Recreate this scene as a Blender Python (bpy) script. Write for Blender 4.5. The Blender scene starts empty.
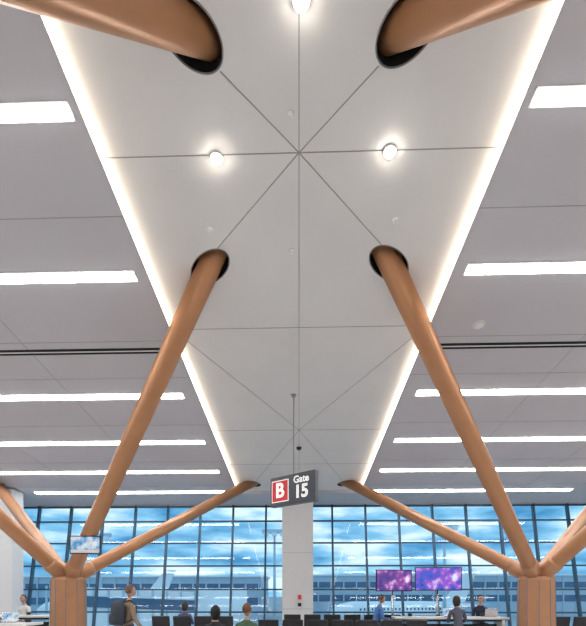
import bpy, bmesh, math, random
from mathutils import Vector, Matrix
random.seed(4)
scene = bpy.context.scene
try:
    scene.view_settings.view_transform = 'Standard'
except Exception:
    pass

# ------------------------------------------------------------ materials
def mat(name, col, rough=0.5, metal=0.0, emis=None, es=0.0, noise=0.0, nscale=8.0, bump=0.0):
    m = bpy.data.materials.new(name); m.use_nodes = True
    nt = m.node_tree; b = nt.nodes['Principled BSDF']
    b.inputs['Base Color'].default_value = (*col, 1)
    b.inputs['Roughness'].default_value = rough
    b.inputs['Metallic'].default_value = metal
    if emis:
        b.inputs['Emission Color'].default_value = (*emis, 1)
        b.inputs['Emission Strength'].default_value = es
    if noise > 0 or bump > 0:
        tc = nt.nodes.new('ShaderNodeTexCoord')
        n = nt.nodes.new('ShaderNodeTexNoise'); n.inputs['Scale'].default_value = nscale
        n.inputs['Detail'].default_value = 4
        nt.links.new(tc.outputs['Object'], n.inputs['Vector'])
        if noise > 0:
            r = nt.nodes.new('ShaderNodeValToRGB')
            r.color_ramp.elements[0].position = 0.3; r.color_ramp.elements[1].position = 0.7
            r.color_ramp.elements[0].color = (*[c*(1-noise) for c in col], 1)
            r.color_ramp.elements[1].color = (*[min(1, c*(1+noise)) for c in col], 1)
            nt.links.new(n.outputs['Fac'], r.inputs['Fac'])
            nt.links.new(r.outputs['Color'], b.inputs['Base Color'])
        if bump > 0:
            bp = nt.nodes.new('ShaderNodeBump'); bp.inputs['Strength'].default_value = bump
            nt.links.new(n.outputs['Fac'], bp.inputs['Height'])
            nt.links.new(bp.outputs['Normal'], b.inputs['Normal'])
    return m

M_panel = mat('panel_white', (0.76, 0.745, 0.735), 0.55, noise=0.03, nscale=0.9)
M_side = mat('panel_grey', (0.585, 0.57, 0.605), 0.6, noise=0.03, nscale=0.6)
M_seamc = mat('seam_centre', (0.34, 0.33, 0.33), 0.8)
M_seam = mat('seam', (0.22, 0.21, 0.21), 0.8)
M_seam2 = mat('seam_light', (0.36, 0.35, 0.36), 0.8)
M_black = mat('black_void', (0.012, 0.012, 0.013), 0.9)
M_copper = mat('bronze_paint', (0.46, 0.225, 0.11), 0.36, 0.3, noise=0.05, nscale=3)
M_copper2 = mat('bronze_clad', (0.50, 0.255, 0.135), 0.42, 0.25, noise=0.06, nscale=4)
M_strip = mat('led_diffuser', (1, 1, 1), 0.5, emis=(1, 0.975, 0.94), es=18)
M_cove = mat('cove_led', (1, 1, 1), 0.5, emis=(1, 0.84, 0.64), es=7)
M_down = mat('downlight_lens', (1, 1, 1), 0.5, emis=(1, 0.93, 0.80), es=150)
M_white = mat('white_plastic', (0.8, 0.8, 0.8), 0.4)
M_wall = mat('wall_paint', (0.70, 0.71, 0.73), 0.7, noise=0.02)
M_floor = mat('terrazzo', (0.60, 0.60, 0.60), 0.3, noise=0.12, nscale=30)
M_mull = mat('mullion', (0.045, 0.09, 0.145), 0.4, 0.4)
M_sign = mat('sign_slate', (0.07, 0.085, 0.11), 0.35)
M_red = mat('sign_red', (0.60, 0.03, 0.04), 0.5, emis=(0.8, 0.04, 0.04), es=0.15)
M_text = mat('sign_text', (0.9, 0.9, 0.9), 0.5, emis=(1, 1, 1), es=0.45)
M_chrome = mat('brushed_steel', (0.6, 0.6, 0.62), 0.25, 1.0)
M_seat = mat('black_vinyl', (0.02, 0.02, 0.024), 0.45)
M_table = mat('solid_surface', (0.8, 0.79, 0.77), 0.35)
M_dark = mat('dark_plastic', (0.02, 0.02, 0.025), 0.4)
M_apron = mat('concrete_apron', (0.38, 0.42, 0.46), 0.8, noise=0.15, nscale=0.05)
M_bldg = mat('terminal_cladding', (0.48, 0.60, 0.70), 0.6, noise=0.05, nscale=0.2)
M_bwin = mat('dark_glazing', (0.05, 0.15, 0.26), 0.15)
M_plane = mat('aircraft_white', (0.88, 0.9, 0.93), 0.3)
M_blue = mat('livery_blue', (0.12, 0.25, 0.42), 0.3)

# glass
M_glass = bpy.data.materials.new('tinted_glass'); M_glass.use_nodes = True
nt = M_glass.node_tree; nt.nodes.clear()
o = nt.nodes.new('ShaderNodeOutputMaterial'); mx = nt.nodes.new('ShaderNodeMixShader')
tr = nt.nodes.new('ShaderNodeBsdfTransparent'); gl = nt.nodes.new('ShaderNodeBsdfGlossy')
tr.inputs[0].default_value = (0.79, 0.93, 1.0, 1); gl.inputs['Roughness'].default_value = 0.03
mx.inputs[0].default_value = 0.06
nt.links.new(tr.outputs[0], mx.inputs[1]); nt.links.new(gl.outputs[0], mx.inputs[2]); nt.links.new(mx.outputs[0], o.inputs[0])

def screen_mat(name, cols, scale, es=0.8):
    m = bpy.data.materials.new(name); m.use_nodes = True
    nt = m.node_tree; b = nt.nodes['Principled BSDF']
    tc = nt.nodes.new('ShaderNodeTexCoord'); v = nt.nodes.new('ShaderNodeTexNoise')
    v.inputs['Scale'].default_value = scale; v.inputs['Detail'].default_value = 3
    n = nt.nodes.new('ShaderNodeValToRGB'); n.color_ramp.interpolation = 'LINEAR'
    el = n.color_ramp.elements
    el[0].color = (*cols[0], 1); el[0].position = 0.33; el[1].color = (*cols[-1], 1); el[1].position = 0.70
    for i, c in enumerate(cols[1:-1]):
        e = el.new(0.40 + 0.22*i/max(1, len(cols)-2)); e.color = (*c, 1)
    nt.links.new(tc.outputs['Object'], v.inputs['Vector'])
    nt.links.new(v.outputs['Fac'], n.inputs['Fac'])
    nt.links.new(n.outputs['Color'], b.inputs['Emission Color'])
    b.inputs['Emission Strength'].default_value = es
    b.inputs['Base Color'].default_value = (0.01, 0.01, 0.01, 1)
    return m
M_scrA = screen_mat('screen_purple', [(0.02, 0.02, 0.10), (0.08, 0.04, 0.25), (0.10, 0.05, 0.30), (0.30, 0.06, 0.35), (0.85, 0.7, 0.95)], 4.0, 1.1)
M_scrB = screen_mat('screen_blue', [(0.02, 0.03, 0.25), (0.04, 0.10, 0.55), (0.10, 0.08, 0.55), (0.35, 0.10, 0.60), (0.7, 0.75, 1.0)], 3.5, 1.1)
M_scrC = screen_mat('screen_info', [(0.04, 0.2, 0.5), (0.08, 0.35, 0.7), (0.35, 0.55, 0.8), (0.7, 0.8, 0.9), (0.9, 0.95, 1)], 7)

# ------------------------------------------------------------ mesh builder
class MB:
    def __init__(s): s.v = []; s.f = []; s.m = []; s.s = []
    def add(s, vs, fs, mi=0, smooth=False):
        b = len(s.v); s.v += [tuple(x) for x in vs]
        for f in fs:
            s.f.append(tuple(b+i for i in f)); s.m.append(mi); s.s.append(smooth)
    def hexa(s, p, mi=0):
        s.add(p, [(0, 3, 2, 1), (4, 5, 6, 7), (0, 1, 5, 4), (1, 2, 6, 5), (2, 3, 7, 6), (3, 0, 4, 7)], mi)
    def box(s, c, d, mi=0, M=None):
        c = Vector(c); x, y, z = d[0]/2, d[1]/2, d[2]/2
        p = [Vector(q) for q in [(-x, -y, -z), (x, -y, -z), (x, y, -z), (-x, y, -z), (-x, -y, z), (x, -y, z), (x, y, z), (-x, y, z)]]
        if M is not None: p = [M @ q for q in p]
        s.hexa([c+q for q in p], mi)
    def bar(s, a, b, w, h, mi=0, up=(0, 0, 1)):
        a = Vector(a); b = Vector(b); d = (b-a).normalized(); r = d.cross(Vector(up))
        if r.length < 1e-4: r = d.cross(Vector((0, 1, 0)))
        r.normalize(); u = r.cross(d).normalized()
        r *= w/2; u *= h/2
        s.hexa([a-r-u, a+r-u, b+r-u, b-r-u, a-r+u, a+r+u, b+r+u, b-r+u], mi)
    def tube(s, pts, rad, n=24, mi=0, smooth=True, cap=True, rot=0.0):
        pts = [Vector(p) for p in pts]
        if not isinstance(rad, (list, tuple)): rad = [rad]*len(pts)
        b = len(s.v); ref = None
        for i, p in enumerate(pts):
            d = (pts[min(i+1, len(pts)-1)] - pts[max(i-1, 0)]).normalized()
            if ref is None:
                ref = Vector((0, 0, 1)) if abs(d.z) < 0.95 else Vector((0, 1, 0))
            u = (ref - d*ref.dot(d)).normalized(); w = d.cross(u); ref = u
            for k in range(n):
                a = 2*math.pi*k/n + rot
                s.v.append(tuple(p + (u*math.cos(a)+w*math.sin(a))*rad[i]))
        for i in range(len(pts)-1):
            for k in range(n):
                k2 = (k+1) % n
                s.f.append((b+i*n+k, b+i*n+k2, b+(i+1)*n+k2, b+(i+1)*n+k)); s.m.append(mi); s.s.append(smooth)
        if cap:
            s.f.append(tuple(b+k for k in reversed(range(n)))); s.m.append(mi); s.s.append(False)
            e = b+(len(pts)-1)*n
            s.f.append(tuple(e+k for k in range(n))); s.m.append(mi); s.s.append(False)
    def ellip(s, c, r, mi=0, nu=16, nv=10, fn=None, vmin=0.0):
        c = Vector(c); vs = []; fs = []
        for j in range(nv+1):
            t = vmin + (math.pi-vmin)*j/nv
            for i in range(nu):
                a = 2*math.pi*i/nu
                q = Vector((math.sin(t)*math.cos(a), math.sin(t)*math.sin(a), math.cos(t)))
                if fn: q = fn(q)
                vs.append(c + Vector((q.x*r[0], q.y*r[1], q.z*r[2])))
        for j in range(nv):
            for i in range(nu):
                i2 = (i+1) % nu
                fs.append((j*nu+i, (j+1)*nu+i, (j+1)*nu+i2, j*nu+i2))
        s.add(vs, fs, mi, True)
    def obj(s, name, mats, parent=None, bevel=0.0, xf=None):
        me = bpy.data.meshes.new(name)
        vs = s.v if xf is None else [tuple(xf @ Vector(v)) for v in s.v]
        me.from_pydata(vs, [], s.f)
        for m in mats: me.materials.append(m)
        for p, mi, sm in zip(me.polygons, s.m, s.s):
            p.material_index = mi; p.use_smooth = sm
        me.update()
        ob = bpy.data.objects.new(name, me); scene.collection.objects.link(ob)
        if parent: ob.parent = parent
        if bevel:
            b = ob.modifiers.new('bevel', 'BEVEL'); b.width = bevel; b.segments = 2; b.limit_method = 'ANGLE'
        return ob
def empty(name, loc=(0, 0, 0), rz=0):
    e = bpy.data.objects.new(name, None); e.location = loc; e.rotation_euler = (0, 0, rz)
    e.empty_display_size = 0.2; scene.collection.objects.link(e); return e

# ------------------------------------------------------------ ceiling (slopes down toward the glass)
SL = 0.1067
def zc(y): return 7.155 - SL*y
HW = 2.26; YB = -10.0; YF = 18.3; YE = 16.7; XW = 15.0; DROP = 0.10
TN = 1.39; TP = 1.05
TX = 5.94; TY = 11.45; TYP = -1.6; TR = 0.172
NUP = Vector((0, SL, 1)).normalized()
TREES = []
for sx in (-1, 1):
    TREES.append((sx*TX, TY, [(sx*TN, 6.74, 0), (sx*1.72, 15.9, 0), (sx*8.5, 6.6, 1), (sx*10.7, 15.7, 1)]))
    TREES.append((sx*TX, TYP, [(sx*TP, 4.04, 0), (sx*TN, -6.4, 0), (sx*10.7, 3.6, 1), (sx*8.5, -6.4, 1)]))
def geom(x, y, tx, ty, side):
    off = -DROP if side else 0.0
    tip = Vector((tx, ty, zc(ty)+off)); base = Vector((x, y, 1.98))
    d = (tip-base).normalized(); h = Vector((d.x, d.y, 0)).normalized()
    u = (h - NUP*h.dot(NUP)).normalized(); w = NUP.cross(u)
    el = 1.0/abs(d.dot(NUP)); A = TR*el*0.90+0.06; B = TR+0.05
    return tip, base, d, h, u, w, A, B, tip + u*0.09
def oval(c, u, w, A, B, dz, N=48):
    return [c + u*A*math.cos(2*math.pi*k/N) + w*B*math.sin(2*math.pi*k/N) + NUP*dz for k in range(N)]
def cut_holes(ob, holes):
    for hl in holes:
        tip, base, d, h, u, w, A, B, c = hl
        mb = MB(); N = 48
        a = oval(c, u, w, A, B, -0.3); b = oval(c, u, w, A, B, 0.7)
        mb.add(a+b, [tuple(reversed(range(N))), tuple(range(N, 2*N))]+[(k, (k+1) % N, N+(k+1) % N, N+k) for k in range(N)])
        cu = mb.obj('cut', [M_black])
        bo = ob.modifiers.new('b', 'BOOLEAN'); bo.operation = 'DIFFERENCE'; bo.solver = 'EXACT'; bo.object = cu
        dg = bpy.context.evaluated_depsgraph_get(); dg.update()
        me = bpy.data.meshes.new_from_object(ob.evaluated_get(dg))
        ob.modifiers.clear(); ob.data = me
        bpy.data.objects.remove(cu)
HOLES = [(geom(x, y, *t), t[2], t[0]) for x, y, tips in TREES for t in tips]

def slab(mb, x0, x1, y0, y1, lo, hi, mi=0):
    mb.hexa([(x0, y0, zc(y0)+lo), (x1, y0, zc(y0)+lo), (x1, y1, zc(y1)+lo), (x0, y1, zc(y1)+lo),
             (x0, y0, zc(y0)+hi), (x1, y0, zc(y0)+hi), (x1, y1, zc(y1)+hi), (x0, y1, zc(y1)+hi)], mi)
def seam(mb, a, b, off, w=0.014, mi=0):
    # split joint so it never crosses a tube opening
    n = 60; run = None
    def P(t): 
        x = a[0]+(b[0]-a[0])*t; y = a[1]+(b[1]-a[1])*t
        return Vector((x, y, zc(y)+off))
    def inside(p):
        for (tip, base, d, h, u, w_, A, B, c), sd, tx in HOLES:
            q = p-c
            if (q.dot(u)/(A+.01))**2 + (q.dot(w_)/(B+.01))**2 < 1: return True
        return False
    for i in range(n+1):
        ok = not inside(P(i/n))
        if ok and run is None: run = i/n
        if (not ok or i == n) and run is not None:
            e = i/n if ok else (i-1)/n
            if e > run: mb.bar(P(run), P(e), w, 0.006, mi, up=(0, SL, 1))
            run = None

mb = MB(); slab(mb, -HW-0.05, HW+0.05, YB, YE, 0.0, 0.2)
ceil = mb.obj('ceiling', [M_panel])
cut_holes(ceil, [g for g, s_, tx in HOLES if not s_])
mb = MB()
S = lambda a, b: seam(mb, a, b, -0.002, 0.010)
N1 = (0, 5.13); N2 = (0, 11.9)
S((0, YB), (0, YE))
for sx in (-1, 1):
    S(N1, (sx*HW, N1[1])); S(N1, (sx*TP, 4.1)); S((sx*TP, 4.1), (sx*HW, 2.1)); S(N1, (sx*TN, 6.6))
    S((sx*TN, 6.7), (sx*HW, 8.0)); S((0, 8.0), (sx*HW, 8.0)); S((sx*HW, 8.0), N2)
    S(N2, (sx*HW, N2[1])); S(N2, (sx*1.75, 16.3)); S((sx*HW, 14.2), (0, 14.2)); S((0, 2.1), (sx*HW, 2.1))
mb.obj('panel_joints', [M_seamc], ceil)

for sx in (-1, 1):
    mb = MB(); x0, x1 = (HW, XW) if sx > 0 else (-XW, -HW)
    slab(mb, x0, x1, YB, YF, -DROP, 0.15)
    c = mb.obj('ceiling', [M_side], None)
    cut_holes(c, [g for g, s_, tx in HOLES if s_ and tx*sx > 0])
    mb = MB()
    if sx < 0: slab(mb, -HW, HW, YE, YF, -DROP, 0.15, 1)
    for y in (-3.5, -1.2, 1.1, 3.5, 5.74, 8.15, 9.3, 11.35, 13.7, 15.9):
        seam(mb, (sx*HW, y), (sx*XW, y), -DROP-0.001, 0.010)
    for x in (5.1, 8.0, 11.0):
        seam(mb, (sx*x, YB), (sx*x, YF-0.1), -DROP-0.001, 0.007)
    mb.obj('panel_joints', [M_seam2, M_side], c)
    mb = MB()
    a0, a1 = (HW+0.3, XW) if sx > 0 else (-XW, -HW-0.3)
    slab(mb, a0, a1, 8.34, 8.50, -DROP-0.006, -DROP, 0)
    slab(mb, a0, a1, 8.405, 8.43, -DROP-0.012, -DROP, 1)
    mb.obj('linear_air_diffuser', [M_black, M_white])
    mb = MB()
    xi = sx*(HW+0.0)
    xa, xb = sorted((xi, xi-sx*0.02))
    slab(mb, xa, xb, YB, YE-0.02, -DROP+0.015, -0.030, 0)
    mb.obj('cove_light', [M_cove])

for y, far, w, of in ((-4.7, 13.4, .1, .3), (-2.35, 13.4, .1, .3), (0.0, 13.4, .1, .2), (2.33, 13.4, .1, .1), (4.58, 13.4, .072, .10), (6.68, 13.4, .085, .20), (9.98, 13.4, .1, .33), (12.33, 13.4, .1, .35), (14.5, 13.4, .1, .34), (16.5, 9.8, .11, .40)):
    for sx in (-1, 1):
        mb = MB(); a, b = sorted((sx*(HW+of), sx*far))
        slab(mb, a-0.02, b+0.02, y-w-0.02, y+w+0.02, -DROP-0.010, -DROP, 1)
        slab(mb, a, b, y-w, y+w, -DROP-0.018, -DROP-0.008, 0)
        mb.obj('linear_ceiling_light', [M_strip, M_white])

def ring_disc(name, x, y, r, off, mats, dome=0.0):
    mb = MB(); n = Vector((0, SL, 1)).normalized(); p = Vector((x, y, zc(y)+off))
    mb.tube([p, p-n*0.02], [r*1.3, r*1.2], 24, 0)
    mb.tube([p-n*0.02, p-n*(0.024+dome*0.6), p-n*(0.024+dome)], [r, r*0.85, r*0.4], 24, 1)
    return mb.obj(name, mats)
for x, y in ((-0.95, 5.16), (1.03, 5.14), (0.02, 3.91), (-1.0, 1.2), (1.0, 1.2)):
    ring_disc('recessed_downlight', x, y, 0.06, 0, [M_white, M_down], 0.02)
for x, y, r in ((-1.20, 6.05, .035), (1.27, 5.98, .035), (-0.09, 4.75, .025), (-0.1, 6.42, .03)):
    ring_disc('sprinkler_cover', x, y, r, 0, [M_white, M_white])
ring_disc('dome_security_camera', 0.0, 12.95, 0.08, 0, [M_white, M_dark], 0.07)
for x, y in ((3.1, 7.85), (-4.4, 6.3)):
    ring_disc('smoke_detector', x, y, 0.08, -DROP, [M_white, M_white], 0.03)

# ------------------------------------------------------------ branching columns
def tree(x, y, tips):
    root = empty('branching_column', (x, y, 0))
    X = Matrix.Translation((-x, -y, 0))
    mb = MB()
    prof = [(0.0, 0.50), (0.12, 0.50), (0.13, 0.44), (1.90, 0.42), (1.97, 0.40), (1.99, 0.34)]
    mb.tube([(0, 0, z) for z, r in prof], [r for z, r in prof], 10, 0, smooth=False, rot=math.pi/10)
    for k in range(10):
        a = 2*math.pi*k/10 + math.pi/10 + math.pi/2
        p = Vector((math.cos(a), math.sin(a), 0))
        mb.bar(p*0.437+Vector((0, 0, 0.14)), p*0.420+Vector((0, 0, 1.9)), 0.018, 0.018, 1, up=p)
    mb.obj('pedestal', [M_copper2, M_seam], root)
    for i, (tx, ty, side) in enumerate(tips):
        tip, base, d, h, u, w, A, B, c = geom(x, y, tx, ty, side)
        st = base + h*0.10 - d*0.15
        mb = MB()
        mb.tube([st, st+d*0.6, tip+d*0.75], [TR, TR, TR], 48, 0)
        mb.tube([st, st+d*0.66, st+d*0.72], [TR*1.10, TR*1.15, TR*1.02], 40, 1)
        mb.obj('branch_%d' % (i+1), [M_copper, M_copper2], root, xf=X)
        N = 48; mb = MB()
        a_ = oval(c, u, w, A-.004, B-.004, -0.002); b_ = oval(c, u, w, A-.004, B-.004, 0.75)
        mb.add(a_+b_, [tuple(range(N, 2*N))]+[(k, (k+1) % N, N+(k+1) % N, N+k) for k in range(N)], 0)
        vs = []
        for r, dz in ((0.0, 0.0), (0.0, -0.008), (0.012, -0.008), (0.012, 0.0)):
            vs += oval(c, u, w, A+r, B+r, dz)
        fs = []
        for j in range(3):
            for k in range(N):
                k2 = (k+1) % N
                fs.append((j*N+k, j*N+k2, (j+1)*N+k2, (j+1)*N+k))
        mb.add(vs, fs, 1)
        mb.obj('ceiling_opening_%d' % (i+1), [M_black, M_seam], root, xf=X)
for t in TREES: tree(*t)

# ------------------------------------------------------------ room shell
mb = MB(); mb.box((0, 3.7, -0.1), (2*XW+0.4, 27.6, 0.2)); mb.obj('floor', [M_floor])
mb = MB(); mb.box((0, YB-0.1, 4.1), (2*XW+0.4, 0.2, 8.2)); mb.obj('wall_back', [M_wall])
for sx, nm in ((-1, 'left'), (1, 'right')):
    mb = MB(); mb.hexa([(sx*XW, YB, 0), (sx*(XW+0.2), YB, 0), (sx*(XW+0.2), 17.4, 0), (sx*XW, 17.4, 0),
                        (sx*XW, YB, zc(YB)), (sx*(XW+0.2), YB, zc(YB)), (sx*(XW+0.2), YF, zc(YF)), (sx*XW, YF, zc(YF))])
    mb.obj('wall_'+nm, [M_wall])
    mb = MB(); mb.box((sx*(XW-0.012), 3.6, 0.06), (0.02, 27, 0.12)); mb.obj('baseboard_'+nm, [M_seam])

def wy(z): return 17.2 + z*(18.22-17.2)/5.12
mb = MB()
ZT = 5.1
for k in range(-11, 12):
    x = k*1.33
    mb.bar((x, wy(0.0), 0.0), (x, wy(ZT), ZT), 0.07, 0.16, 0, up=(0, -1, 0.2))
for z in (0.06, 0.82, 1.70, 2.63, 3.55, 4.45, 5.06):
    mb.bar((-XW, wy(z), z), (XW, wy(z), z), 0.09, 0.06, 0)
ww = mb.obj('window_1', [M_mull])
mb = MB(); mb.add([(-XW, wy(0)+0.03, 0), (XW, wy(0)+0.03, 0), (XW, wy(ZT)+0.03, ZT), (-XW, wy(ZT)+0.03, ZT)], [(0, 1, 2, 3)])
mb.obj('glass', [M_glass], ww)
mb = MB(); mb.box((0, 18.27, 5.14), (2*XW, 0.14, 0.14)); mb.obj('trim_1', [M_wall])

def square_col(x, y, w, d, top, extras=True):
    mb = MB(); mb.box((x, y, top/2), (w, d, top), 0); mb.box((x, y, 0.08), (w+0.03, d+0.03, 0.16), 1)
    if extras:
        for zz in (1.0, 3.0):
            mb.box((x, y-d/2-0.001, zz), (w, 0.004, 0.012), 1)
        mb.box((x+0.07, y-d/2-0.02, 1.42), (0.12, 0.05, 0.16), 2)
        mb.box((x+0.07, y-d/2-0.02, 1.15), (0.12, 0.04, 0.12), 3)
    mb.obj('square_column', [M_wall, M_seam2, M_red, M_dark], bevel=0.01)
square_col(-0.05, 16.5, 1.1, 0.95, zc(16.5)-0.03)
square_col(-10.75, 16.2, 0.9, 0.7, zc(16.2)-DROP-0.02, False)

# ------------------------------------------------------------ hanging gate sign
sg = empty('gate_sign', (-0.12, 10.2, 0), math.radians(-38))
mb = MB(); W = 1.30; Z0, Z1 = 3.58, 4.26
mb.box((0, 0, (Z0+Z1)/2), (W, 0.14, Z1-Z0), 0)
o1 = mb.obj('housing', [M_sign], sg, bevel=0.012)
mb = MB(); mb.box((-0.34, -0.075, 3.92), (0.50, 0.008, 0.50), 1); mb.box((-0.34, -0.080, 3.92), (0.46, 0.008, 0.46), 0)
mb.obj('letter_tile', [M_red, M_text], sg)
mb = MB()
mb.tube([(0, 0, Z1-0.01), (0, 0, zc(10.2))], 0.012, 12, 0)
mb.tube([(0, 0, zc(10.2)-0.05), (0, 0, zc(10.2)-0.0)], [0.04, 0.06], 20, 0)
mb.obj('hanger_rod', [M_seam2], sg)
def text(body, size, loc, parent, m, name, bold=0.0):
    cu = bpy.data.curves.new(name, 'FONT'); cu.body = body; cu.size = size; cu.extrude = 0.004; cu.offset = bold
    cu.align_x = 'CENTER'; cu.align_y = 'CENTER'
    t = bpy.data.objects.new(name+'_tmp', cu); scene.collection.objects.link(t)
    dg = bpy.context.evaluated_depsgraph_get(); me = bpy.data.meshes.new_from_object(t.evaluated_get(dg))
    bpy.data.objects.remove(t)
    ob = bpy.data.objects.new(name, me); scene.collection.objects.link(ob)
    me.materials.clear(); me.materials.append(m)
    ob.parent = parent; ob.location = loc; ob.rotation_euler = (math.pi/2, 0, 0)
text('B', 0.46, (-0.34, -0.088, 3.92), sg, M_text, 'letter_b', 0.012)
text('Gate', 0.22, (0.27, -0.078, 4.11), sg, M_text, 'word_gate', 0.004)
text('15', 0.40, (0.27, -0.078, 3.83), sg, M_text, 'number_15', 0.012)

# ------------------------------------------------------------ screens
def display(name, loc, rz, w, h, scr, post=True):
    e = empty(name, loc, rz)
    mb = MB(); mb.box((0, 0, 0), (w, 0.06, h), 0); mb.box((0, 0.05, 0), (w*0.5, 0.06, h*0.5), 0)
    mb.obj('bezel', [M_dark], e, bevel=0.008)
    mb = MB(); mb.box((0, -0.032, 0), (w-0.05, 0.006, h-0.05), 0)
    mb.obj('screen', [scr], e)
    mb = MB()
    if post:
        mb.tube([(0, 0.1, -loc[2]+0.02), (0, 0.1, 0)], 0.035, 16, 0)
        mb.tube([(0, 0.1, -loc[2]), (0, 0.1, -loc[2]+0.03)], 0.25, 24, 0)
        mb.obj('stand', [M_chrome], e)
    else:
        mb.box((0, -0.036, -h*0.36), (w-0.06, 0.006, h*0.16), 0)
        mb.bar((0, 0.02, 0), (-0.20, 0.30, 0), 0.05, 0.05, 1)
        mb.obj('bracket', [M_white, M_dark], e)
    return e
display('television', (2.72, 13.0, 1.93), math.radians(8), 1.06, 0.62, M_scrA)
display('television', (3.92, 12.8, 1.97), math.radians(-6), 1.28, 0.66, M_scrB)
display('information_display', (-4.90, 10.2, 2.68), math.radians(8), 0.68, 0.42, M_scrC, False)

# ------------------------------------------------------------ seating and tables
def seat_row(x0, n, y, rz=0.0):
    e = empty('gate_seating_bench', (x0, y, 0), rz)
    mb = MB(); p = 0.60
    Rb = Matrix.Rotation(math.radians(-14), 3, 'X')
    for i in range(n):
        x = i*p
        mb.box((x, 0.02, 0.41), (0.50, 0.48, 0.06), 0)
        mb.box((x, -0.27, 0.68), (0.50, 0.06, 0.50), 0, Rb.inverted())
    mb.obj('cushions', [M_seat], e, bevel=0.02)
    mb = MB()
    mb.box(((n-1)*p/2, 0.0, 0.35), (n*p, 0.08, 0.06), 0)
    for i in range(n+1):
        x = i*p - p/2
        mb.bar((x, -0.22, 0.62), (x, 0.22, 0.62), 0.045, 0.03, 1)
        mb.tube([(x, -0.18, 0.36), (x, -0.18, 0.61)], 0.014, 8, 0)
        mb.tube([(x, 0.18, 0.36), (x, 0.18, 0.61)], 0.014, 8, 0)
    for x in (0, (n-1)*p):
        mb.tube([(x, 0, 0.36), (x, 0, 0.05)], 0.03, 12, 0)
        mb.bar((x, -0.28, 0.03), (x, 0.28, 0.03), 0.06, 0.04, 0)
    mb.obj('frame', [M_chrome, M_seat], e)
seat_row(-0.75, 7, 11.3)
seat_row(-1.55, 3, 8.3)
seat_row(-3.9, 4, 12.9)
seat_row(7.2, 3, 12.9)
seat_row(-9.4, 3, 11.2)
seat_row(-0.2, 6, 13.9)

def work_table(x, y, l):
    mb = MB()
    mb.box((x, y, 0.92), (l, 0.62, 0.05), 0)
    mb.box((x, y+0.02, 0.865), (l-0.1, 0.5, 0.06), 1)
    for sx in (-1, 1):
        mb.box((x+sx*(l/2-0.12), y, 0.44), (0.08, 0.5, 0.88), 0)
    mb.box((x, y+0.1, 0.5), (l-0.3, 0.04, 0.5), 1)
    for i in range(3):
        mb.box((x-l/3+i*l/3, y+0.2, 0.985), (0.10, 0.06, 0.08), 1)
    return mb.obj('work_table', [M_table, M_dark], bevel=0.006)
work_table(3.95, 12.0, 2.9)
work_table(-7.75, 12.5, 2.0)
work_table(-6.4, 9.4, 1.6)
def laptop(x, y, z, rz):
    mb = MB()
    mb.box((0, 0, 0.01), (0.33, 0.23, 0.016), 0)
    R = Matrix.Rotation(math.radians(-15), 3, 'X')
    mb.box((0, 0.14, 0.115), (0.33, 0.012, 0.21), 0, R)
    mb.box((0, 0.132, 0.115), (0.30, 0.004, 0.18), 1, R)
    ob = mb.obj('laptop', [M_chrome, M_scrC]); ob.location = (x, y, z); ob.rotation_euler = (0, 0, rz)
laptop(3.95, 11.85, 0.947, 0); laptop(5.05, 12.1, 0.947, math.pi); laptop(-6.2, 9.4, 0.947, 0.2)
def stool(x, y):
    mb = MB()
    mb.tube([(x, y, 0.0), (x, y, 0.02), (x, y, 0.03)], [0.2, 0.2, 0.03], 24, 1)
    mb.tube([(x, y, 0.03), (x, y, 0.60)], 0.025, 12, 1)
    mb.tube([(x, y, 0.60), (x, y, 0.62), (x, y, 0.66), (x, y, 0.67)], [0.14, 0.18, 0.18, 0.15], 24, 0)
    mb.obj('counter_stool', [M_seat, M_chrome])

# ------------------------------------------------------------ people
def skin_body(joints, edges, root):
    bm = bmesh.new(); lay = bm.verts.layers.skin.verify(); vs = {}
    for nme, (p, r) in joints.items():
        v = bm.verts.new(p); v[lay].radius = r if isinstance(r, tuple) else (r, r)
        v[lay].use_root = (nme == root); vs[nme] = v
    for a, b in edges: bm.edges.new((vs[a], vs[b]))
    me = bpy.data.meshes.new('tmp'); bm.to_mesh(me); bm.free()
    ob = bpy.data.objects.new('tmp', me); scene.collection.objects.link(ob)
    s = ob.modifiers.new('s', 'SKIN'); s.use_smooth_shade = True; s.branch_smoothing = 0.6
    ss = ob.modifiers.new('ss', 'SUBSURF'); ss.levels = 2; ss.render_levels = 2
    dg = bpy.context.evaluated_depsgraph_get(); ev = ob.evaluated_get(dg); m2 = ev.to_mesh()
    V = [v.co.copy() for v in m2.vertices]; F = [tuple(p.vertices) for p in m2.polygons]
    ev.to_mesh_clear(); bpy.data.objects.remove(ob); bpy.data.meshes.remove(me)
    return V, F
def segd(p, a, b):
    ab = b-a; t = max(0, min(1, (p-a).dot(ab)/max(1e-9, ab.length_squared))); return (p-(a+ab*t)).length

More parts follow.
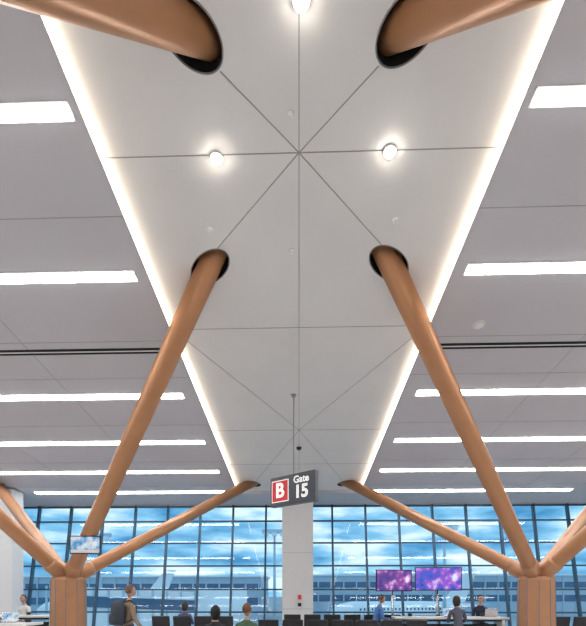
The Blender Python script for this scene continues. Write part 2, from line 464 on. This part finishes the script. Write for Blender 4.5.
def person(name, loc, rz, pose, shirt, pants, hair, skin=(0.55, 0.33, 0.24), long_hair=False, sc=1.0, seat=0.47, backpack=False, headtilt=0.0, lean=0.0, sleeve=True):
    mats = [mat(name+'_skin', skin, 0.55), mat(name+'_top', shirt, 0.8, noise=0.08), mat(name+'_trousers', pants, 0.8),
            mat(name+'_hair', hair, 0.6, noise=0.2, nscale=60), mat(name+'_shoes', (0.03, 0.03, 0.03), 0.5),
            mat(name+'_eyes', (0.02, 0.02, 0.02), 0.2), mat(name+'_lips', (0.42, 0.16, 0.14), 0.5), mat(name+'_bag', (0.04, 0.05, 0.07), 0.7)]
    J = {}
    if pose == 'walk':
        P = 0.95
        J['hipL'] = ((-.095, 0, P-.05), .095); J['hipR'] = ((.095, 0, P-.05), .095)
        J['kneeL'] = ((-.10, .20, .50), .065); J['ankL'] = ((-.10, .27, .10), .043); J['toeL'] = ((-.10, .45, .06), (.042, .035))
        J['kneeR'] = ((.10, -.04, .50), .065); J['ankR'] = ((.10, -.34, .15), .043); J['toeR'] = ((.10, -.22, .04), (.042, .035))
    else:
        P = seat+0.10
        kz = seat+0.06
        for s, sg_ in (('L', -1), ('R', 1)):
            J['hip'+s] = ((sg_*.095, 0.03, P-.01), .095)
            J['knee'+s] = ((sg_*.12, .45, kz), .068); J['ank'+s] = ((sg_*.12, .42, max(0.10, kz-.43)), .043); J['toe'+s] = ((sg_*.13, .58, max(.04, kz-.49)), (.042, .035))
    T = P
    def L(h, y=0): return y + lean*h
    J['pelvis'] = ((0, 0, T), (.145, .115)); J['waist'] = ((0, L(.16), T+.16), (.125, .10))
    J['chest'] = ((0, L(.33), T+.33), (.15, .115)); J['up'] = ((0, L(.44), T+.45), (.12, .09))
    J['neck'] = ((0, L(.53), T+.54), .056); J['ntop'] = ((0, L(.60)+.015, T+.62), .052)
    for s, g in (('L', -1), ('R', 1)):
        J['sh'+s] = ((g*.165, L(.44), T+.455), .062)
        if pose == 'walk':
            sw = 0.14 if s == 'R' else -0.12
            J['el'+s] = ((g*.235, -.03+sw*.4, T+.18), .046); J['wr'+s] = ((g*.24, .06+sw, T-.05), .032); J['pa'+s] = ((g*.24, .08+sw, T-.13), (.036, .022))
        else:
            J['el'+s] = ((g*.23, L(.2)+.08, T+.20), .046); J['wr'+s] = ((g*.14, L(.2)+.30, T+.17), .032); J['pa'+s] = ((g*.11, L(.2)+.37, T+.165), (.036, .022))
    E = [('pelvis', 'waist'), ('waist', 'chest'), ('chest', 'up'), ('up', 'neck'), ('neck', 'ntop')]
    for s in 'LR':
        E += [('up', 'sh'+s), ('sh'+s, 'el'+s), ('el'+s, 'wr'+s), ('wr'+s, 'pa'+s), ('pelvis', 'hip'+s), ('hip'+s, 'knee'+s), ('knee'+s, 'ank'+s), ('ank'+s, 'toe'+s)]
    V, F = skin_body(J, E, 'pelvis')
    segm = []
    for a, b in E:
        k = 1
        if a in ('neck',): k = 0
        if a.startswith('wr'): k = 0
        if a.startswith(('hip', 'knee')) or b.startswith('hip'): k = 2
        if a.startswith('ank'): k = 4
        if a.startswith('el') and not sleeve: k = 0
        segm.append((Vector(J[a][0]), Vector(J[b][0]), k))
    mb = MB()
    mb.v = [tuple(v) for v in V]
    for f in F:
        c = sum((V[i] for i in f), Vector())/len(f)
        k = min(segm, key=lambda q: segd(c, q[0], q[1]))[2]
        mb.f.append(f); mb.m.append(k); mb.s.append(True)
    for s, g in (('L', -1), ('R', 1)):
        w = Vector(J['wr'+s][0]); p = Vector(J['pa'+s][0]); d = (p-w).normalized()
        nrm = Vector((-g, 0, 0)) if pose == 'walk' else Vector((0, 0, -1))
        lat = d.cross(nrm).normalized(); nrm = lat.cross(d).normalized()
        if nrm.dot(Vector((-g, 0, 0)) if pose == 'walk' else Vector((0, 0, -1))) < 0: nrm = -nrm
        inner = Vector((0, 1, 0)) if pose == 'walk' else Vector((-g, 0, 0))
        if lat.dot(inner) < 0: lat = -lat
        for i, (of, ln) in enumerate(((.028, .92), (.0095, 1.0), (-.009, .94), (-.027, .76))):
            b0 = p + lat*of - d*.01
            q1 = b0 + d*.045*ln; q2 = q1 + (d*.85+nrm*.5).normalized()*.026*ln; q3 = q2 + (d*.5+nrm*.85).normalized()*.02*ln
            mb.tube([b0, q1, q2, q3], [.0095, .0088, .0078, .0055], 8, 0)
        t0 = w + (p-w)*.45 + lat*.02; t1 = t0+(d*.6+lat*.8).normalized()*.035; t2 = t1+(d*.95+lat*.3+nrm*.3).normalized()*.028
        mb.tube([t0, t1, t2], [.0115, .0105, .007], 8, 0)
    hc = Vector(J['ntop'][0]) + Vector((0, .02, .105))
    R = Matrix.Rotation(headtilt, 3, 'X')
    h0 = len(mb.v)
    def face(q):
        q = q.copy()
        if q.z < 0:
            k = 1 - 0.28*(-q.z)**1.3; q.x *= k
            if q.y > 0: q.y *= 1-0.05*(-q.z)
            else: q.y *= 1-0.35*(-q.z)
        if q.y > 0.6:
            q.y -= 0.05*(q.y-0.6)
            e = math.exp(-((abs(q.x)-.38)**2)/.02 - ((q.z-.05)**2)/.015); q.y -= 0.09*e
        if q.y > 0.3:
            nz = math.exp(-(q.x**2)/.012 - ((q.z+.22)**2)/.03); q.y += .20*nz
            q.y += .04*math.exp(-(q.x**2)/.05-((q.z+.55)**2)/.01)
            q.y += .07*math.exp(-(q.x**2)/.06-((q.z+.88)**2)/.02)
        return q
    mb.ellip(hc, (.077, .098, .118), 0, 32, 24, face)
    for g in (-1, 1):
        mb.ellip(hc+Vector((g*.029, .083, .006)), (.012, .008, .007), 5, 10, 6)
        mb.ellip(hc+Vector((g*.078, -.002, -.008)), (.010, .020, .031), 0, 10, 8)
        mb.bar(hc+Vector((g*.016, .093, .026)), hc+Vector((g*.044, .083, .028)), .005, .006, 3)
    mb.ellip(hc+Vector((0, .091, -.062)), (.024, .009, .007), 6, 12, 6)
    def hf(q):
        q = q.copy()
        if q.y > 0.25 and q.z < 0.55:
            q.y = 0.25 + (q.y-0.25)*0.15
            if abs(q.x) < .9: q.z = max(q.z, -0.2)
        if q.z < -0.1:
            if long_hair: q.z = -0.1 + (q.z+0.1)*1.9; q.x *= 1.08
            else: q.z = max(q.z, -0.55)
        q += Vector((0, -.02, 0))
        return q
    mb.ellip(hc+Vector((0, -.014, .020)), (.086, .098, .114) if not long_hair else (.094, .105, .118), 3, 28, 20, hf)
    for i in range(h0, len(mb.v)):
        mb.v[i] = tuple(hc + R @ (Vector(mb.v[i])-hc))
    if backpack:
        mb.ellip(Vector((0, L(.3)-.22, T+.28)), (.16, .12, .25), 7, 20, 14, lambda q: Vector([math.copysign(abs(c)**.6, c) for c in q]))
        mb.ellip(Vector((0, L(.3)-.33, T+.18)), (.12, .05, .12), 7, 14, 10, lambda q: Vector([math.copysign(abs(c)**.6, c) for c in q]))
        for g in (-1, 1):
            mb.tube([(g*.10, -.14, T+.50), (g*.115, -.02, T+.545), (g*.12, .11, T+.44), (g*.13, .09, T+.2), (g*.13, -.12, T+.10)], .016, 8, 7)
    ob = mb.obj(name, mats)
    ob.location = loc; ob.rotation_euler = (0, 0, rz); ob.scale = (sc, sc, sc)
    return ob

person('walking_traveler', (-3.28, 8.6, 0), math.radians(-50), 'walk', (0.30, 0.22, 0.16), (0.05, 0.06, 0.09), (0.16, 0.09, 0.06), backpack=True, sc=0.965)
person('seated_woman', (-1.55, 8.30, 0), math.radians(5), 'sit', (0.03, 0.03, 0.04), (0.05, 0.05, 0.07), (0.012, 0.01, 0.01), long_hair=True, sc=0.97, seat=0.44)
person('seated_man', (-0.97, 8.30, 0), math.radians(-8), 'sit', (0.08, 0.16, 0.09), (0.05, 0.05, 0.08), (0.16, 0.075, 0.03), sc=1.0, seat=0.44)
person('seated_man', (2.0, 12.1, 0), math.radians(-75), 'sit', (0.10, 0.24, 0.60), (0.05, 0.06, 0.1), (0.10, 0.06, 0.04), seat=0.66, lean=0.35, headtilt=-0.35, sc=0.95)
stool(2.0, 12.1)
person('seated_woman', (3.95, 11.25, 0), math.radians(3), 'sit', (0.10, 0.11, 0.15), (0.04, 0.04, 0.05), (0.03, 0.02, 0.015), long_hair=True, seat=0.60, lean=0.2, sc=0.97)
stool(3.95, 11.25)
person('seated_man', (5.1, 12.85, 0), math.radians(175), 'sit', (0.03, 0.04, 0.07), (0.03, 0.03, 0.04), (0.03, 0.02, 0.015), seat=0.62, lean=0.1, sc=0.97)
stool(5.1, 12.85)
person('seated_man', (-8.25, 13.35, 0), math.radians(170), 'sit', (0.75, 0.75, 0.75), (0.1, 0.1, 0.12), (0.08, 0.05, 0.03), seat=0.62, lean=0.1, sc=0.97)
stool(-8.25, 13.35)
person('seated_woman', (-3.3, 12.9, 0), math.radians(-4), 'sit', (0.12, 0.14, 0.28), (0.04, 0.04, 0.05), (0.05, 0.03, 0.02), long_hair=True, seat=0.42, sc=0.96)

# ------------------------------------------------------------ outside world
mb = MB(); mb.box((0, 320, -5.2), (900, 600, 0.4)); mb.obj('apron_ground', [M_apron])
def building(x, y, w, h, bays):
    mb = MB(); mb.box((x, y, -5+h/2), (w, 14, h), 0)
    mb.box((x, y-7.05, -5+h*0.45), (w*0.97, 0.2, h*0.16), 1); mb.box((x, y-7.05, -5+h*0.78), (w*0.97, 0.2, h*0.14), 1)
    for i in range(bays):
        mb.box((x-w*.48+i*w*.96/(bays-1), y-7.15, -5+h/2), (0.35, 0.3, h), 0)
    mb.box((x, y, -5+h+0.2), (w+1, 15, 0.4), 2)
    mb.obj('terminal_building', [M_bldg, M_bwin, M_plane])
building(-38, 110, 60, 10, 20); building(45, 130, 90, 11, 26)
def airplane(x, y, rz, s):
    mb = MB()
    st = [(0, -.6, .05), (.6, -.4, .9), (2, -.1, 1.5), (4, 0, 1.85), (18, 0, 1.85), (24, .5, 1.2), (28, 1.1, .3)]
    mb.tube([(a, 0, b) for a, b, r in st], [r for a, b, r in st], 28, 0)
    for g in (-1, 1):
        mb.hexa([(10, g*1.5, -.9), (15, g*1.5, -.9), (19, g*15, .3), (17.2, g*15, .3), (10, g*1.5, -.6), (15, g*1.5, -.6), (19, g*15, .4), (17.2, g*15, .4)], 0)
        mb.hexa([(24, g*.5, .9), (27, g*.5, .9), (28.6, g*5, 1.3), (27.4, g*5, 1.3), (24, g*.5, 1.1), (27, g*.5, 1.1), (28.6, g*5, 1.4), (27.4, g*5, 1.4)], 0)
        mb.tube([(9.6, g*5, -1.8), (10, g*5, -1.8), (12.5, g*5, -1.8), (13.5, g*5, -1.8)], [.9, 1.0, .9, .5], 20, 1)
        mb.tube([(14, g*2, -1), (14, g*2, -3.2)], .15, 8, 2); mb.tube([(14, g*2-.3, -3.2), (14, g*2+.3, -3.2)], .6, 16, 2)
    mb.hexa([(22, -.15, 1.3), (27, -.15, 1.6), (29.5, -.1, 7.5), (27.4, -.1, 7.5), (22, .15, 1.3), (27, .15, 1.6), (29.5, .1, 7.5), (27.4, .1, 7.5)], 0)
    mb.tube([(3, 0, -1.5), (3, 0, -3.3)], .12, 8, 2); mb.tube([(3, -.2, -3.3), (3, .2, -3.3)], .45, 16, 2)
    for i in range(22):
        for g in (-1, 1):
            mb.box((5+i*.75, g*1.78, .45), (.28, .14, .4), 2)
    mb.box((1.35, 0, .62), (.5, 1.4, .35), 2)
    ob = mb.obj('airliner', [M_plane, M_blue, M_bwin]); ob.location = (x, y, -5+3.8*s); ob.rotation_euler = (0, 0, rz); ob.scale = (s, s, s)
airplane(5, 72, math.radians(15), 0.9)
airplane(-46, 78, math.radians(-12), 0.9)
mb = MB()
mb.bar((-18, 33, 0.6), (-7, 36, 0.1), 2.6, 2.9, 0)
for i in range(12):
    t = i/11; p = Vector((-18, 33, 0.6)).lerp(Vector((-7, 36, 0.1)), t)
    mb.box((p.x, p.y-1.4, p.z), (0.12, 0.12, 2.9), 1)
mb.bar((-17.5, 31.7, 1.0), (-8, 34.3, 0.55), 0.1, 0.8, 2)
mb.tube([(-6.2, 36.2, -1.5), (-6.2, 36.2, 1.9)], 2.0, 24, 0)
mb.tube([(-12, 34.6, -1.2), (-12, 34.6, -5)], 0.4, 12, 1)
mb.tube([(-18, 33, -1.0), (-18, 33, -5)], 0.7, 16, 1)
mb.obj('jet_bridge', [M_plane, M_bldg, M_bwin])
for x, y in ((-26, 58), (-3, 55), (16, 50), (42, 66)):
    mb = MB(); mb.tube([(x, y, -5), (x, y, 9)], [.25, .12], 10, 0); mb.box((x, y, 9), (3, .4, .5), 0)
    for k in (-1, 0, 1): mb.box((x+k, y-.3, 8.6), (.6, .5, .4), 1)
    mb.obj('apron_light_mast', [M_bldg, M_plane])

# ------------------------------------------------------------ sky
w = bpy.data.worlds.new('sky'); scene.world = w; w.use_nodes = True; nt = w.node_tree
bg = nt.nodes['Background']
tc = nt.nodes.new('ShaderNodeTexCoord'); mp = nt.nodes.new('ShaderNodeMapping'); mp.inputs['Scale'].default_value = (2.6, 2.6, 10)
n = nt.nodes.new('ShaderNodeTexNoise'); n.inputs['Scale'].default_value = 2.4; n.inputs['Detail'].default_value = 7
r = nt.nodes.new('ShaderNodeValToRGB')
r.color_ramp.elements[0].position = 0.34; r.color_ramp.elements[0].color = (0.07, 0.29, 0.55, 1)
r.color_ramp.elements[1].position = 0.61; r.color_ramp.elements[1].color = (0.88, 0.98, 1.0, 1)
e = r.color_ramp.elements.new(0.48); e.color = (0.28, 0.60, 0.84, 1)
nt.links.new(tc.outputs['Generated'], mp.inputs['Vector']); nt.links.new(mp.outputs['Vector'], n.inputs['Vector'])
nt.links.new(n.outputs['Fac'], r.inputs['Fac']); nt.links.new(r.outputs['Color'], bg.inputs['Color'])
bg.inputs['Strength'].default_value = 1.2

# ------------------------------------------------------------ camera
cd = bpy.data.cameras.new('camera'); cam = bpy.data.objects.new('camera', cd); scene.collection.objects.link(cam)
cam.location = (0, 0, 1.6); cam.rotation_euler = (math.pi/2, 0, 0.028)
cd.sensor_width = 36; cd.lens = 450/626*36; cd.shift_x = 0.0105; cd.shift_y = 0.4457; cd.clip_end = 2000
scene.camera = cam
